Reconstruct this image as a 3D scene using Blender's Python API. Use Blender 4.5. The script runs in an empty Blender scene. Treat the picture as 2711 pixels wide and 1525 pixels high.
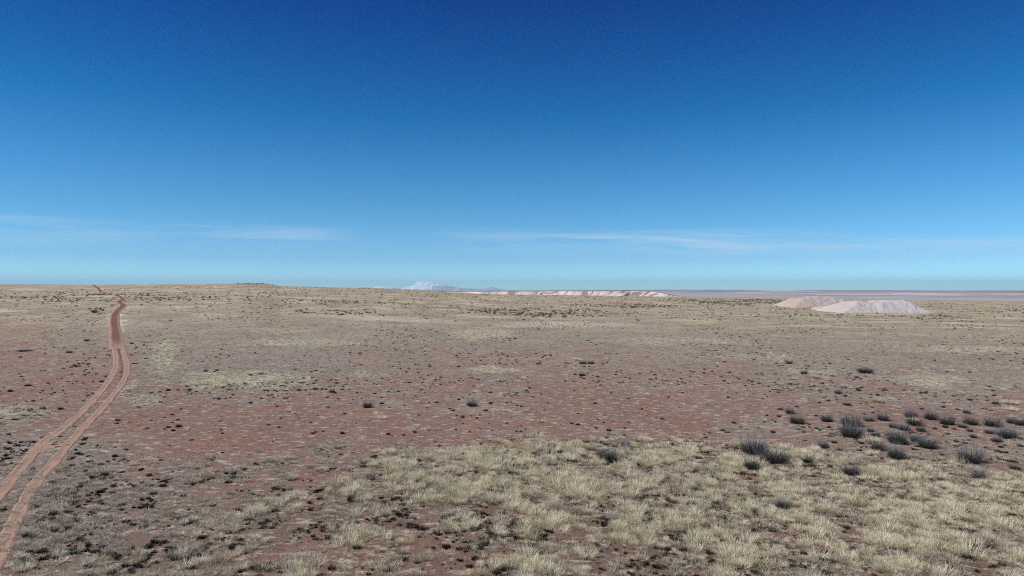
import bpy, math
import numpy as np
from mathutils import Matrix

# ------------------------------------------------------------------ camera, sky, sun, exposure
scene = bpy.context.scene
C = scene.collection
CAM_H = 10.4
cam_d = bpy.data.cameras.new('camera'); cam = bpy.data.objects.new('camera', cam_d); C.objects.link(cam)
cam.location = (0, 0, CAM_H); cam.rotation_euler = (math.radians(90), 0, 0)
cam_d.sensor_width = 36.0; cam_d.lens = 24.0; cam_d.clip_start = 0.5; cam_d.clip_end = 200000
scene.camera = cam
SUN_EL = math.radians(46); SUN_AZ = math.radians(-106)      # azimuth from +Y, negative = left
scene.view_settings.view_transform = 'Standard'; scene.view_settings.look = 'None'
scene.view_settings.exposure = 0.0; scene.view_settings.gamma = 1.0
scene.cycles.use_denoising = False; scene.cycles.pixel_filter_type = 'BLACKMAN_HARRIS'; scene.cycles.filter_width = 1.05
scene.cycles.max_bounces = 6; scene.cycles.diffuse_bounces = 2; scene.cycles.transparent_max_bounces = 6

class NT:
    def __init__(s, tree): s.t = tree; tree.nodes.clear()
    def n(s, typ, **kw):
        nd = s.t.nodes.new(typ)
        for k, v in kw.items():
            if k.startswith('i_'):
                key = k[2:]; key = int(key) if key.isdigit() else key.replace('_', ' ')
                s.put(nd.inputs[key], v)
            else: setattr(nd, k, v)
        return nd
    def put(s, sock, v):
        if isinstance(v, bpy.types.NodeSocket): s.t.links.new(v, sock)
        else: sock.default_value = v
    def m(s, op, a, b=0.0, c=None, clamp=False):
        nd = s.t.nodes.new('ShaderNodeMath'); nd.operation = op; nd.use_clamp = clamp
        s.put(nd.inputs[0], a); s.put(nd.inputs[1], b)
        if c is not None: s.put(nd.inputs[2], c)
        return nd.outputs[0]
    def mix(s, f, a, b, mode='MIX'):
        nd = s.t.nodes.new('ShaderNodeMix'); nd.data_type = 'RGBA'; nd.blend_type = mode; nd.clamp_factor = True
        s.put(nd.inputs[0], f)
        for i, v in ((6, a), (7, b)): s.put(nd.inputs[i], (*v, 1) if isinstance(v, tuple) and len(v) == 3 else v)
        return nd.outputs[2]
    def noise(s, vec, scale, detail=2.0, rough=0.5):
        nd = s.t.nodes.new('ShaderNodeTexNoise'); s.put(nd.inputs['Vector'], vec)
        nd.inputs['Scale'].default_value = scale; nd.inputs['Detail'].default_value = detail; nd.inputs['Roughness'].default_value = rough
        return nd.outputs[0]
    def ramp(s, fac, pts, interp='LINEAR'):
        nd = s.t.nodes.new('ShaderNodeValToRGB'); s.put(nd.inputs[0], fac); cr = nd.color_ramp; cr.interpolation = interp
        while len(cr.elements) < len(pts): cr.elements.new(0.5)
        for e, (p, c) in zip(cr.elements, pts):
            e.position = p; e.color = (*c, 1) if isinstance(c, tuple) else (c, c, c, 1)
        return nd.outputs[0]
    def smooth(s, v, lo, hi, a=0.0, b=1.0):
        nd = s.t.nodes.new('ShaderNodeMapRange'); nd.interpolation_type = 'SMOOTHSTEP'
        s.put(nd.inputs[0], v)
        for i, x in enumerate((lo, hi, a, b)): s.put(nd.inputs[i + 1], x)
        return nd.outputs[0]

world = bpy.data.worlds.new('World'); scene.world = world; world.use_nodes = True
w = NT(world.node_tree)
sky = w.n('ShaderNodeTexSky', sky_type='NISHITA', sun_disc=False, sun_elevation=SUN_EL, sun_rotation=SUN_AZ,
          altitude=1700.0, air_density=1.0, dust_density=0.2, ozone_density=3.0)
geo = w.n('ShaderNodeTexCoord'); sep = w.n('ShaderNodeSeparateXYZ', i_0=geo.outputs['Generated'])
el = w.m('ARCSINE', sep.outputs[2]); elf = w.m('DIVIDE', el, math.radians(30), clamp=True)
SKY_GRADE = [(0.0, (0.2597, 0.485, 0.698)), (0.0766, (0.1704, 0.3046, 0.4355)), (0.2027, (0.1126, 0.2813, 0.3811)), (0.3167, (0.0706, 0.2499, 0.3621)), (0.4685, (0.0133, 0.1917, 0.3178)), (0.6146, (0.0037, 0.136, 0.2833)), (0.7535, (0.0006, 0.0866, 0.2513)), (1.0, (0.01, 0.11, 0.26))]  # SKYGRADE
grade = w.n('ShaderNodeVectorMath', operation='SCALE', i_0=w.ramp(elf, SKY_GRADE)); grade.inputs['Scale'].default_value = 2.0
col = w.mix(1.0, sky.outputs[0], grade.outputs[0], 'MULTIPLY')
az = w.m('ARCTAN2', sep.outputs[0], sep.outputs[1])
# thin cirrus wisps low over the horizon: stretched noise in azimuth / elevation
wv = w.n('ShaderNodeCombineXYZ', i_0=w.m('MULTIPLY', az, 2.2), i_1=w.m('MULTIPLY', el, 26.0), i_2=3.7)
warp = w.noise(wv.outputs[0], 1.3, 3.0)
line = w.m('ADD', w.m('MULTIPLY', w.m('SINE', w.m('MULTIPLY', az, 5.0)), 0.002), w.m('MULTIPLY', w.m('SUBTRACT', warp, 0.5), 0.03))
azr = w.m('MAXIMUM', az, 0.0)
elc = w.m('ADD', w.m('ADD', el, line), w.m('MULTIPLY', w.m('MULTIPLY', azr, azr), .055))
band = w.m('MULTIPLY', w.smooth(elc, 0.046, 0.070), w.smooth(elc, 0.072, 0.092, 1.0, 0.0))
wv2 = w.n('ShaderNodeCombineXYZ', i_0=w.m('MULTIPLY', az, 5.0), i_1=w.m('MULTIPLY', elc, 120.0), i_2=1.3)
fib = w.smooth(w.noise(wv2.outputs[0], 1.0, 5.0, 0.6), 0.30, 0.85)
wv3 = w.n('ShaderNodeCombineXYZ', i_0=az, i_1=0.0, i_2=8.1)
gap = w.smooth(w.m('ABSOLUTE', w.m('ADD', az, 0.17)), 0.03, 0.16, 0.1, 1.0)
cirrus = w.m('MULTIPLY', w.m('MULTIPLY', band, fib), w.m('MULTIPLY', gap, w.smooth(az, -.55, .15, .40, .62)))
bg = w.n('ShaderNodeBackground', i_Strength=0.15)
w.put(bg.inputs[0], w.mix(cirrus, col, (4.1, 5.0, 5.9)))
w.n('ShaderNodeOutputWorld', i_0=bg.outputs[0])

sun_d = bpy.data.lights.new('sun', 'SUN'); sun = bpy.data.objects.new('sun', sun_d); C.objects.link(sun)
sun_d.energy = 5.0; sun_d.angle = math.radians(0.55); sun_d.color = (1.0, 0.965, 0.92)
sdir = (math.cos(SUN_EL) * math.sin(SUN_AZ), math.cos(SUN_EL) * math.cos(SUN_AZ), math.sin(SUN_EL))
from mathutils import Vector
sun.rotation_euler = Vector(sdir).to_track_quat('Z', 'Y').to_euler()

# ------------------------------------------------------------------ numbers: noise, terrain height, pixel -> ground
rng = np.random.default_rng(11)
F, CX, CY = 1807.3, 1355.5, 762.5          # focal length and centre of the photograph, in its pixels
K = 2711 / 2576.0                          # measurements below marked V are in the 2576 px wide view

def hash2(ix, iy, s):
    n = (ix.astype(np.int64) * 374761393 + iy.astype(np.int64) * 668265263 + s * 1442695041) & 0xffffffff
    n = ((n ^ (n >> 13)) * 1274126177) & 0xffffffff
    n = n ^ (n >> 16)
    return (n & 0xffffff) / float(0xffffff)
def vnoise(x, y, s=0):
    x = np.asarray(x, float); y = np.asarray(y, float)
    ix = np.floor(x); iy = np.floor(y); fx = x - ix; fy = y - iy
    fx = fx * fx * (3 - 2 * fx); fy = fy * fy * (3 - 2 * fy)
    a = hash2(ix, iy, s); b = hash2(ix + 1, iy, s); c = hash2(ix, iy + 1, s); d = hash2(ix + 1, iy + 1, s)
    return (a + (b - a) * fx) * (1 - fy) + (c + (d - c) * fx) * fy
def fbm(x, y, s=0, o=4, g=0.5):
    t = 0; a = 1; tot = 0
    for i in range(o):
        t = t + a * vnoise(x * 2 ** i + 17.3 * i, y * 2 ** i - 9.1 * i, s + i); tot += a; a *= g
    return t / tot
def sstep(a, b, v):
    t = np.clip((v - a) / (b - a), 0, 1); return t * t * (3 - 2 * t)

# skyline of the near plateau, V pixels: x -> y
SKX = [-900, -300, 0, 230, 480, 560, 605, 665, 705, 850, 950, 1050, 1130, 1235, 1500, 1700, 1800, 1900, 2300, 2576, 2900, 3600]
SKY = [718, 716, 715.3, 716, 715, 713.6, 712.6, 713.4, 719.3, 723.5, 725, 730, 736, 741.5, 745, 748.5, 750, 751, 757, 761, 765, 768]
CREST = 520.0
PR_D = [0, 110, 135, 180, 260, 320, 372, 400, 440, 520, 640]
PR_Z = [0, 0, .04, .19, .40, .545, .60, .565, .66, 1.0, 1.0]
def height(x, y):
    x = np.asarray(x, float); y = np.asarray(y, float)
    d = np.hypot(x, y); a = np.arctan2(x, y)
    u = np.tan(np.clip(a, -0.9, 0.9))
    front = sstep(1.35, 0.95, np.abs(a))
    vx = 1288 + 1717 * u
    ys = np.interp(vx, SKX, SKY)
    yd = d * np.cos(np.clip(a, -0.9, 0.9))               # distance along the view axis
    zc = (CAM_H - CREST * (ys - 724.5) / 1717.0) * front
    pr = np.interp(yd, PR_D, PR_Z)
    prr = sstep(120, 520, yd)
    left = sstep(1250, 500, vx)
    z = zc * (pr * left + prr * (1 - left))
    z = z + (fbm(x / 9, y / 9, 3, 3) - .5) * 0.16 * sstep(10, 30, d) + (fbm(x / 60, y / 60, 7, 2) - .5) * 0.5 * sstep(90, 200, d) * sstep(560, 300, yd)
    plain = -40.0 - d * d / (2 * 6371000.0)
    plain = plain + (fbm(x / 1500, y / 1500, 21, 4) - .5) * 16 * sstep(900, 3500, d) + (fbm(x / 380, y / 380, 29, 3) - .5) * 5 * sstep(700, 1500, d)
    nn = fbm(x / 2600, y / 5200, 31, 4)
    plain = plain + 14 * sstep(.47, .50, nn) * sstep(3500, 6000, d) + 16 * sstep(.56, .585, nn) * sstep(6000, 9000, d)
    t = sstep(CREST + 25, 1500, yd * front + d * (1 - front))
    return z * (1 - t) + plain * t

def at(px, py, dmax=CREST + 40):
    """photo pixel (2711 px) -> point on the ground"""
    dx = (px - CX) / F; dz = -(py - CY) / F
    Y = np.geomspace(14, dmax, 2600)
    z = CAM_H + dz * Y; g = height(dx * Y, Y)
    hit = np.nonzero(z <= g)[0]
    if len(hit) == 0: k = int(np.argmin(z - g))
    else: k = hit[0]
    y = Y[k]; return float(dx * y), float(y), float(height(dx * y, y))
def atv(vx, vy): return at(vx * K, vy * K)

def table(cols, rows, vals):
    V = np.array(vals, float)
    def f(x, y, zz):
        yy = np.maximum(y, 1.0)
        vx = 1288 + 1717 * x / yy; vy = 724.5 + 1717 * (CAM_H - zz) / yy
        cx = np.interp(vx, cols, np.arange(len(cols))); cy = np.interp(vy, rows, np.arange(len(rows)))
        i = np.clip(cx.astype(int), 0, len(cols) - 2); j = np.clip(cy.astype(int), 0, len(rows) - 2)
        fx = cx - i; fy = cy - j
        return (V[j, i] * (1 - fx) + V[j, i + 1] * fx) * (1 - fy) + (V[j + 1, i] * (1 - fx) + V[j + 1, i + 1] * fx) * fy
    return f
COLS = [0, 300, 600, 800, 1000, 1300, 1600, 1900, 2200, 2576]
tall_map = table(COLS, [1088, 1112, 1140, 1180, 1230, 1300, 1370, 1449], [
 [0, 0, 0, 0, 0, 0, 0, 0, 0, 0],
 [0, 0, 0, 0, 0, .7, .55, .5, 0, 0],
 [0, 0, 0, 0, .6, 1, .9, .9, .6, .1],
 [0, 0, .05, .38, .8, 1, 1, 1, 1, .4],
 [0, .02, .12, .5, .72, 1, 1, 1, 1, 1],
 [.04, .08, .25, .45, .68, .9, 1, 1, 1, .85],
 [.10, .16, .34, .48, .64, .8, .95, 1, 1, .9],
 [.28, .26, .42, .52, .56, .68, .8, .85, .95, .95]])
RC = [0, 200, 400, 700, 1000, 1300, 1600, 1900, 2200, 2576]
red_map = table(RC, [750, 800, 850, 900, 950, 1000, 1050, 1100, 1150, 1250, 1449], [
 [.1, .1, .1, .1, .1, .1, .1, .15, .1, .1],
 [.3, .2, .15, .15, .15, .2, .2, .2, .2, .2],
 [.5, .3, .2, .15, .25, .3, .25, .25, .25, .25],
 [.7, .6, .3, .4, .45, .55, .5, .4, .35, .35],
 [.7, .75, .35, .35, .55, .6, .6, .55, .45, .4],
 [.6, .8, .6, .6, .7, .7, .75, .7, .5, .45],
 [.5, .7, .9, .9, .75, .75, .8, .75, .7, .6],
 [.35, .5, .85, .9, .75, .55, .6, .6, .6, .5],
 [.2, .35, .55, .6, .5, .35, .35, .35, .35, .45],
 [.15, .15, .22, .38, .42, .35, .3, .3, .35, .45],
 [.15, .12, .2, .3, .45, .45, .35, .3, .3, .45]])

# pale grass streaks and patches: (V x, V y, half width, half depth in V pixels, strength)
STREAKS = [(600, 958, 160, 30, 1.0), (360, 905, 45, 55, .8), (1210, 842, 90, 14, .8), (1235, 932, 62, 9, .9), (780, 862, 190, 12, .7),
           (700, 832, 120, 8, .6), (240, 812, 26, 34, .9), (380, 1003, 60, 12, .5), (1280, 1030, 70, 8, .5), (2330, 955, 75, 20, .5),
           (2050, 938, 60, 6, .6), (930, 940, 50, 14, .4), (60, 1040, 90, 25, .6), (300, 985, 26, 22, .5), (1050, 1075, 60, 10, .4),
           (950, 800, 220, 8, .5), (1420, 818, 200, 9, .5), (1700, 860, 220, 12, .35), (2440, 880, 170, 10, .4), (1900, 900, 120, 8, .3)]
SK_W = []
for vx, vy, hw, hd, s in STREAKS:
    c = atv(vx, vy); e = atv(vx + hw, vy); f0 = atv(vx, vy - hd); f1 = atv(vx, vy + hd)
    SK_W.append((c[0], (f0[1] + f1[1]) / 2, abs(e[0] - c[0]), abs(f0[1] - f1[1]) / 2, s))
def streak(x, y):
    wx = x + (fbm(x / 2.5, y / 6, 41, 3) - .5) * 3.5; wy = y + (fbm(x / 3, y / 6, 47, 3) - .5) * 9
    t = np.zeros_like(x)
    for cx, cy, a, b, s in SK_W:
        r = np.hypot((wx / np.maximum(wy, 5) - cx / cy) * cy / a, (wy - cy) / b)
        t = np.maximum(t, s * sstep(1.15, .55, r))
    return t

# ------------------------------------------------------------------ helpers for objects
def tag(o, label=None, cat=None, group=None, kind=None):
    for k, v in (('label', label), ('category', cat), ('group', group), ('kind', kind)):
        if v: o[k] = v
    return o
def mesh_from(name, v, faces, mat, attrs=None, smooth=True):
    """v (n,3); faces (m,4) or (m,3) arrays or a list of such arrays"""
    me = bpy.data.meshes.new(name)
    if not isinstance(faces, list): faces = [faces]
    faces = [np.asarray(f, np.int32) for f in faces if len(f)]
    me.vertices.add(len(v)); me.vertices.foreach_set('co', np.asarray(v, np.float32).ravel())
    tot = np.concatenate([np.full(len(f), f.shape[1], np.int32) for f in faces])
    idx = np.concatenate([f.ravel() for f in faces])
    me.loops.add(len(idx)); me.loops.foreach_set('vertex_index', idx)
    me.polygons.add(len(tot)); me.polygons.foreach_set('loop_start', np.concatenate([[0], np.cumsum(tot)[:-1]]).astype(np.int32))
    me.update(calc_edges=True)
    if smooth: me.polygons.foreach_set('use_smooth', np.ones(len(tot), bool))
    for k, a in (attrs or {}).items():
        at_ = me.attributes.new(k, 'FLOAT', 'POINT'); at_.data.foreach_set('value', np.asarray(a, np.float32))
    me.materials.append(mat); me.validate(); return me
def obj(name, me, parent=None):
    o = bpy.data.objects.new(name, me); C.objects.link(o)
    if parent: o.parent = parent
    return o
def mat(name):
    m = bpy.data.materials.new(name); m.use_nodes = True; return m, NT(m.node_tree)
def finish(t, colour, rough=0.95, normal=None, spec=0.12, trans=0.0):
    p = t.n('ShaderNodeBsdfPrincipled', i_Roughness=rough); t.put(p.inputs['Base Color'], colour if not (isinstance(colour, tuple) and len(colour) == 3) else (*colour, 1))
    p.inputs['Specular IOR Level'].default_value = spec
    if normal is not None: t.put(p.inputs['Normal'], normal)
    out = p.outputs[0]
    if trans > 0:
        tr = t.n('ShaderNodeBsdfTranslucent'); t.put(tr.inputs[0], colour if not (isinstance(colour, tuple) and len(colour) == 3) else (*colour, 1))
        out = t.n('ShaderNodeMixShader', i_0=trans, i_1=out, i_2=tr.outputs[0]).outputs[0]
    t.n('ShaderNodeOutputMaterial', i_0=out)

SOIL = (.262, .146, .102); SOIL_DK = (.15, .092, .068); MATG = (.27, .205, .165); STRAW = (.52, .475, .35); SAGE = (.27, .232, .185)

# ------------------------------------------------------------------ dirt track (centre lines first: the ground sinks under them)
def path_v(pts):
    return np.array([atv(*p)[:2] for p in pts])
def resample(P, step):
    # Catmull-Rom through the points, resampled
    P = np.asarray(P); Q = np.vstack([2 * P[0] - P[1], P, 2 * P[-1] - P[-2]]); out = []
    for i in range(1, len(Q) - 2):
        n = max(2, int(np.hypot(*(Q[i + 1] - Q[i])) / step)); t = np.linspace(0, 1, n, endpoint=False)[:, None]
        a, b, c, d = Q[i - 1], Q[i], Q[i + 1], Q[i + 2]
        out.append(.5 * (2 * b + (c - a) * t + (2 * a - 5 * b + 4 * c - d) * t ** 2 + (3 * b - a - 3 * c + d) * t ** 3))
    return np.vstack(out + [P[-1:]])
RIGHT = [(-60, 1500), (-15, 1420), (10, 1370), (62, 1265), (100, 1203), (139, 1160), (166, 1125), (204, 1083), (243, 1043), (281, 1000), (305, 970), (319, 940), (321, 915), (313, 890), (306, 862)]
LEFT = [(-90, 1350), (-30, 1282), (0, 1243), (42, 1190), (78, 1150), (110, 1112), (150, 1086), (192, 1050), (232, 1010), (268, 968), (288, 935), (293, 905), (288, 880), (281, 858)]
MIDL = [(304, 948), (305, 925), (302, 903), (298, 880), (294, 862)]
WIDE = [(295, 880), (293.8, 866), (290.3, 833), (287.3, 809), (289, 793), (297, 781), (308, 771.5), (310, 768.5), (304, 764), (298.5, 760.5), (303, 757), (308.5, 753.5), (305, 749), (300.5, 746.5), (296.5, 745.3)]
FARW = [(263, 739), (260.8, 736.2), (248, 727), (240, 721.5), (235, 718.3), (232.5, 717.0)]
wide_p = resample(path_v(WIDE), 1.0); far_p = resample(path_v(FARW), 2.0)
hid = resample(np.vstack([wide_p[-1:], [(wide_p[-1] * .5 + far_p[0] * .5) + np.array([2.0, 0])], far_p[:1]]), 2.0)
wide_p = np.vstack([wide_p, hid[1:-1], far_p])
right_p = resample(path_v(RIGHT), .16); left_p = resample(path_v(LEFT), .16); mid_p = resample(path_v(MIDL), .25)
patch_c = np.array(atv(118, 1118)[:2])
ALLP = np.vstack([right_p[::3], left_p[::3], wide_p])
WID = np.concatenate([np.full(len(right_p[::3]), .5), np.full(len(left_p[::3]), .5), np.full(len(wide_p), 1.35)])
def track_dist(x, y):
    """signed-ish distance to the edge of the nearest wheel rut (negative inside)"""
    out = np.full(x.shape, 9.0); m = (x < -4) & (y > 10) & (y < 620) & (x > -420)
    idx = np.nonzero(m)[0]
    tree = {}
    # coarse bins in y keep this quick
    for y0 in list(range(10, 130, 5)) + list(range(130, 620, 20)):
        y1 = y0 + (5 if y0 < 130 else 20)
        sel = idx[(y[idx] >= y0) & (y[idx] < y1)]; ps = (ALLP[:, 1] > y0 - 8) & (ALLP[:, 1] < y1 + 8)
        if len(sel) == 0 or not ps.any(): continue
        P = ALLP[ps]; W = WID[ps]
        lo, hi = P[:, 0].min() - 8, P[:, 0].max() + 8
        sel = sel[(x[sel] > lo) & (x[sel] < hi)]
        for k in range(0, len(sel), 20000):
            s = sel[k:k + 20000]
            dd = np.hypot(x[s][:, None] - P[None, :, 0], y[s][:, None] - P[None, :, 1]) - W[None, :]
            out[s] = dd.min(1)
    return out
def ribbon(P, half, n_across, lift, edge_noise, dark_mid=0.0, seed=0):
    T = np.gradient(P, axis=0); T /= np.hypot(T[:, 0], T[:, 1])[:, None] + 1e-9
    N = np.stack([T[:, 1], -T[:, 0]], 1)
    s = np.concatenate([[0], np.cumsum(np.hypot(*np.diff(P, axis=0).T))])
    hl = half * (1 + edge_noise * (fbm(s / .9, s * 0 + seed, 51, 5, .75) - .5) * 2.2); hr = half * (1 + edge_noise * (fbm(s / .9, s * 0 + seed + 9, 57, 5, .75) - .5) * 2.2)
    u = np.linspace(-1, 1, n_across)
    off = np.where(u[None, :] < 0, u[None, :] * hl[:, None], u[None, :] * hr[:, None])
    X = P[:, None, 0] + N[:, None, 0] * off; Y = P[:, None, 1] + N[:, None, 1] * off
    d = np.hypot(X, Y)
    au = np.abs(u[None, :])
    Z = height(X, Y) + lift + .022 - .03 * np.exp(-(au / .5) ** 2) * (d < 130) + d * .00035 - (.085 + d * .0004) * sstep(.62, 1.0, au)
    v = np.stack([X, Y, Z], 2).reshape(-1, 3)
    n, m = X.shape; i = np.arange((n - 1))[:, None] * m + np.arange(m - 1)[None, :]; i = i.ravel()
    f = np.stack([i, i + 1, i + m + 1, i + m], 1)
    dk = dark_mid * sstep(.62, .38, np.abs(u))[None, :] * np.ones((n, 1))
    UU.append((np.ones((n, 1)) * u[None, :]).ravel() * half + seed * 3); SS.append((s[:, None] * np.ones((1, m))).ravel()); return v, f, dk.ravel(), X.shape
UU, SS = [], []
parts = []
parts.append(ribbon(right_p, .44, 15, .0, .34, 0, 1))
parts.append(ribbon(left_p, .47, 15, .002, .34, 0, 2))
parts.append(ribbon(mid_p, .20, 5, .004, .5, .0, 4)); parts[-1] = (parts[-1][0], parts[-1][1], np.full(len(parts[-1][0]), .7), parts[-1][3])
wr = ribbon(wide_p, 1.42, 19, .004, .30, 1.0, 3)
sw = np.concatenate([[0], np.cumsum(np.hypot(*np.diff(wide_p, axis=0).T))])
tfade = np.repeat(sstep(0, 22, sw) , 19) * (.8 + .2 * np.repeat(vnoise(sw / 14, sw * 0, 5), 19))
parts.append((wr[0], wr[1], wr[2] * tfade, wr[3]))
tp = resample(np.array([np.array(atv(92, 1140)[:2]), patch_c, np.array(atv(158, 1122)[:2])]), .2)
parts.append(ribbon(tp, .75, 11, .006, .5, 0, 8))
vs, fs, dk, o = [], [], [], 0
for v, f, k, _ in parts:
    vs.append(v); fs.append(f + o); dk.append(k); o += len(v)
m_track, t = mat('track_soil')
tc = t.n('ShaderNodeTexCoord').outputs['Object']; dka = t.n('ShaderNodeAttribute', attribute_name='dark').outputs['Fac']
c = t.mix(t.smooth(t.noise(tc, .8, 5, .65), .35, .7), (.39, .255, .180), (.31, .196, .138))
c = t.mix(t.m('MULTIPLY', t.smooth(t.noise(tc, 5.0, 4, .7), .5, .7), .5), c, (.25, .14, .11))
av = t.n('ShaderNodeCombineXYZ', i_0=t.m('MULTIPLY', t.n('ShaderNodeAttribute', attribute_name='across').outputs['Fac'], 7.0), i_1=t.m('MULTIPLY', t.n('ShaderNodeAttribute', attribute_name='along').outputs['Fac'], .35), i_2=.5)
tyre = t.noise(av.outputs[0], 1.0, 4, .6)
c = t.mix(t.m('MULTIPLY', t.smooth(tyre, .48, .66), .6), c, (.24, .145, .11))
c = t.mix(t.m('MULTIPLY', t.smooth(t.noise(tc, 11.0, 3, .7), .60, .70), .5), c, (.13, .085, .07))
c = t.mix(t.m('MULTIPLY', dka, .9), c, (.135, .054, .033))
bmp = t.n('ShaderNodeBump', i_Strength=.8, i_Distance=.07, i_Height=t.m('ADD', t.noise(tc, 5.0, 6, .7), tyre))
finish(t, c, normal=bmp.outputs[0])
me = mesh_from('dirt_track', np.vstack(vs), np.vstack(fs), m_track, {'dark': np.concatenate(dk), 'across': np.concatenate(UU), 'along': np.concatenate(SS)})
tag(obj('dirt_track', me), 'red dirt two-rut track winding up the left side to the horizon', None, None, 'structure')

# ------------------------------------------------------------------ ground: one sheet to the horizon
def soil_cover(x, y):
    d = np.hypot(x, y); z = height(x, y)
    red = red_map(x, y, z)
    n1 = fbm(x / 6.0, y / 9.0, 61, 5, .6); n2 = fbm(x / 1.4, y / 2.2, 67, 4, .6)
    bare = np.clip(red + (n1 - .5) * .75 + (n2 - .5) * .9, 0, 1)
    near = sstep(800, 560, y) * (y > 0)
    bare = bare * near + (1 - near) * .3
    st = streak(x, y)
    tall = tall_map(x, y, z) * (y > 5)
    bare = bare * (1 - st * .9)
    return bare, st, tall
THIN = np.radians(np.concatenate([np.arange(-180, -60, 6), np.arange(-60, -42, 1.0), np.arange(-42, 42, .085), np.arange(42, 60, 1.0), np.arange(60, 181, 6)]))
R = np.concatenate([[.5, 4, 10, 16], np.geomspace(19, 700, 560), np.geomspace(700, 65000, 330)[1:]])
A, RR = np.meshgrid(THIN, R)
gx = (RR * np.sin(A)).ravel(); gy = (RR * np.cos(A)).ravel(); gd = RR.ravel()
gz = height(gx, gy)
td = track_dist(gx, gy)
gz = gz - .06 * sstep(-.05, -.3, td) * sstep(150, 100, gd) - .22 * sstep(.1, -.5, td) * sstep(100, 400, gd)
gz = gz + (fbm(gx / .8, gy / .8, 71, 3) - .5) * .09 * sstep(160, 60, gd) * sstep(-.35, .1, td)
bare, st, tall = soil_cover(gx, gy)
n, mm = A.shape; i = (np.arange(n - 1)[:, None] * mm + np.arange(mm - 1)[None, :]).ravel()
gf = np.stack([i, i + 1, i + mm + 1, i + mm], 1)
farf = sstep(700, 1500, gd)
nn = fbm(gx / 2600, gy / 5200, 31, 4)
darkb = farf * np.clip(sstep(.02, .0, np.abs(nn - .485)) * .7 + sstep(.03, .01, np.abs(nn - .572)) + sstep(.60, .70, fbm(gx / 900, gy / 2500, 77, 4)) * .7, 0, 1)
pale = farf * sstep(.60, .70, fbm(gx / 700, gy / 1500, 83, 4))
m_ground, t = mat('ground_soil')
tc = t.n('ShaderNodeTexCoord').outputs['Object']
A_ = lambda k: t.n('ShaderNodeAttribute', attribute_name=k).outputs['Fac']
b = A_('bare'); sa = A_('straw'); fa = A_('far'); da = A_('darkband'); pa = A_('paleband'); dist = A_('dist'); ta = A_('tall')
fine = t.noise(tc, 2.3, 6, .72); med = t.noise(tc, .22, 5, .62); vf = t.noise(tc, 9.0, 4, .7); big = t.noise(tc, .045, 4, .6)
str_v = t.n('ShaderNodeMapping', i_Vector=tc); str_v.inputs['Scale'].default_value = (.6, 1.0, 1.0)
mot = t.noise(str_v.outputs[0], .30, 6, .70)
grass_c = t.mix(t.smooth(t.noise(tc, .6, 5, .65), .38, .62), MATG, SAGE)
grass_c = t.mix(t.m('MULTIPLY', t.smooth(dist, 26, 60, 1.0, 0.0), .8), grass_c, (.178, .116, .086))
olive = t.mix(t.smooth(mot, .36, .64), (.27, .218, .148), (.42, .355, .232))
olive = t.mix(t.smooth(med, .54, .64), olive, (.25, .182, .14))
olive = t.mix(t.m('MULTIPLY', t.smooth(t.noise(str_v.outputs[0], .07, 6, .68), .51, .60), .9), olive, (.50, .44, .285))
grass_c = t.mix(t.smooth(dist, 80, 260), grass_c, olive)
grass_c = t.mix(t.m('MULTIPLY', t.smooth(big, .50, .64), .6), grass_c, (.235, .178, .145))
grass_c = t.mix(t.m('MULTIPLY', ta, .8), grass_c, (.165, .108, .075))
grass_c = t.mix(t.m('MULTIPLY', sa, t.smooth(mot, .30, .55, .5, 1.0)), grass_c, STRAW)
soil_c = t.mix(t.smooth(med, .3, .7), SOIL, (.225, .145, .115))
soil_c = t.mix(t.m('MULTIPLY', t.smooth(vf, .50, .70), .55), soil_c, SOIL_DK)
soil_c = t.mix(t.m('MULTIPLY', t.smooth(t.noise(tc, 14.0, 3, .7), .60, .68), .5), soil_c, (.40, .33, .28))   # gravel and crust
bb = t.smooth(t.m('ADD', b, t.m('ADD', t.m('MULTIPLY', t.m('SUBTRACT', fine, .5), 2.2), t.m('MULTIPLY', t.m('SUBTRACT', mot, .5), 1.6))), .30, .80)
c = t.mix(bb, grass_c, soil_c)
c = t.mix(t.m('MULTIPLY', t.smooth(t.noise(tc, 3.6, 4, .7), .55, .68), .65), c, (.085, .063, .05))      # dead litter
c = t.mix(t.m('MULTIPLY', t.smooth(t.noise(str_v.outputs[0], 1.7, 5, .72), .54, .62), .7), c, (.52, .45, .35))        # dry thatch
farc = t.mix(t.smooth(t.noise(tc, .0012, 5, .6), .4, .6), (.37, .33, .335), (.31, .29, .29))  # paled and tinted lilac: extra haze painted into the plain's colour
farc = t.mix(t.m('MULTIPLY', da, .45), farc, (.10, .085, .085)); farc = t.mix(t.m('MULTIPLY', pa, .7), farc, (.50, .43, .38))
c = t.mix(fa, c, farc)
bh = t.m('ADD', t.m('MULTIPLY', fine, 1.0), t.m('MULTIPLY', vf, .5))
bmp = t.n('ShaderNodeBump', i_Strength=.9, i_Distance=.16, i_Height=bh)
finish(t, c, normal=bmp.outputs[0], spec=.05)
me = mesh_from('ground', np.stack([gx, gy, gz], 1), gf, m_ground,
               {'bare': bare, 'straw': st, 'far': farf, 'darkband': darkb, 'paleband': pale, 'dist': gd, 'tall': tall})
tag(obj('ground', me), 'flat reddish desert grassland running to the horizon', None, None, 'structure')

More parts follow.
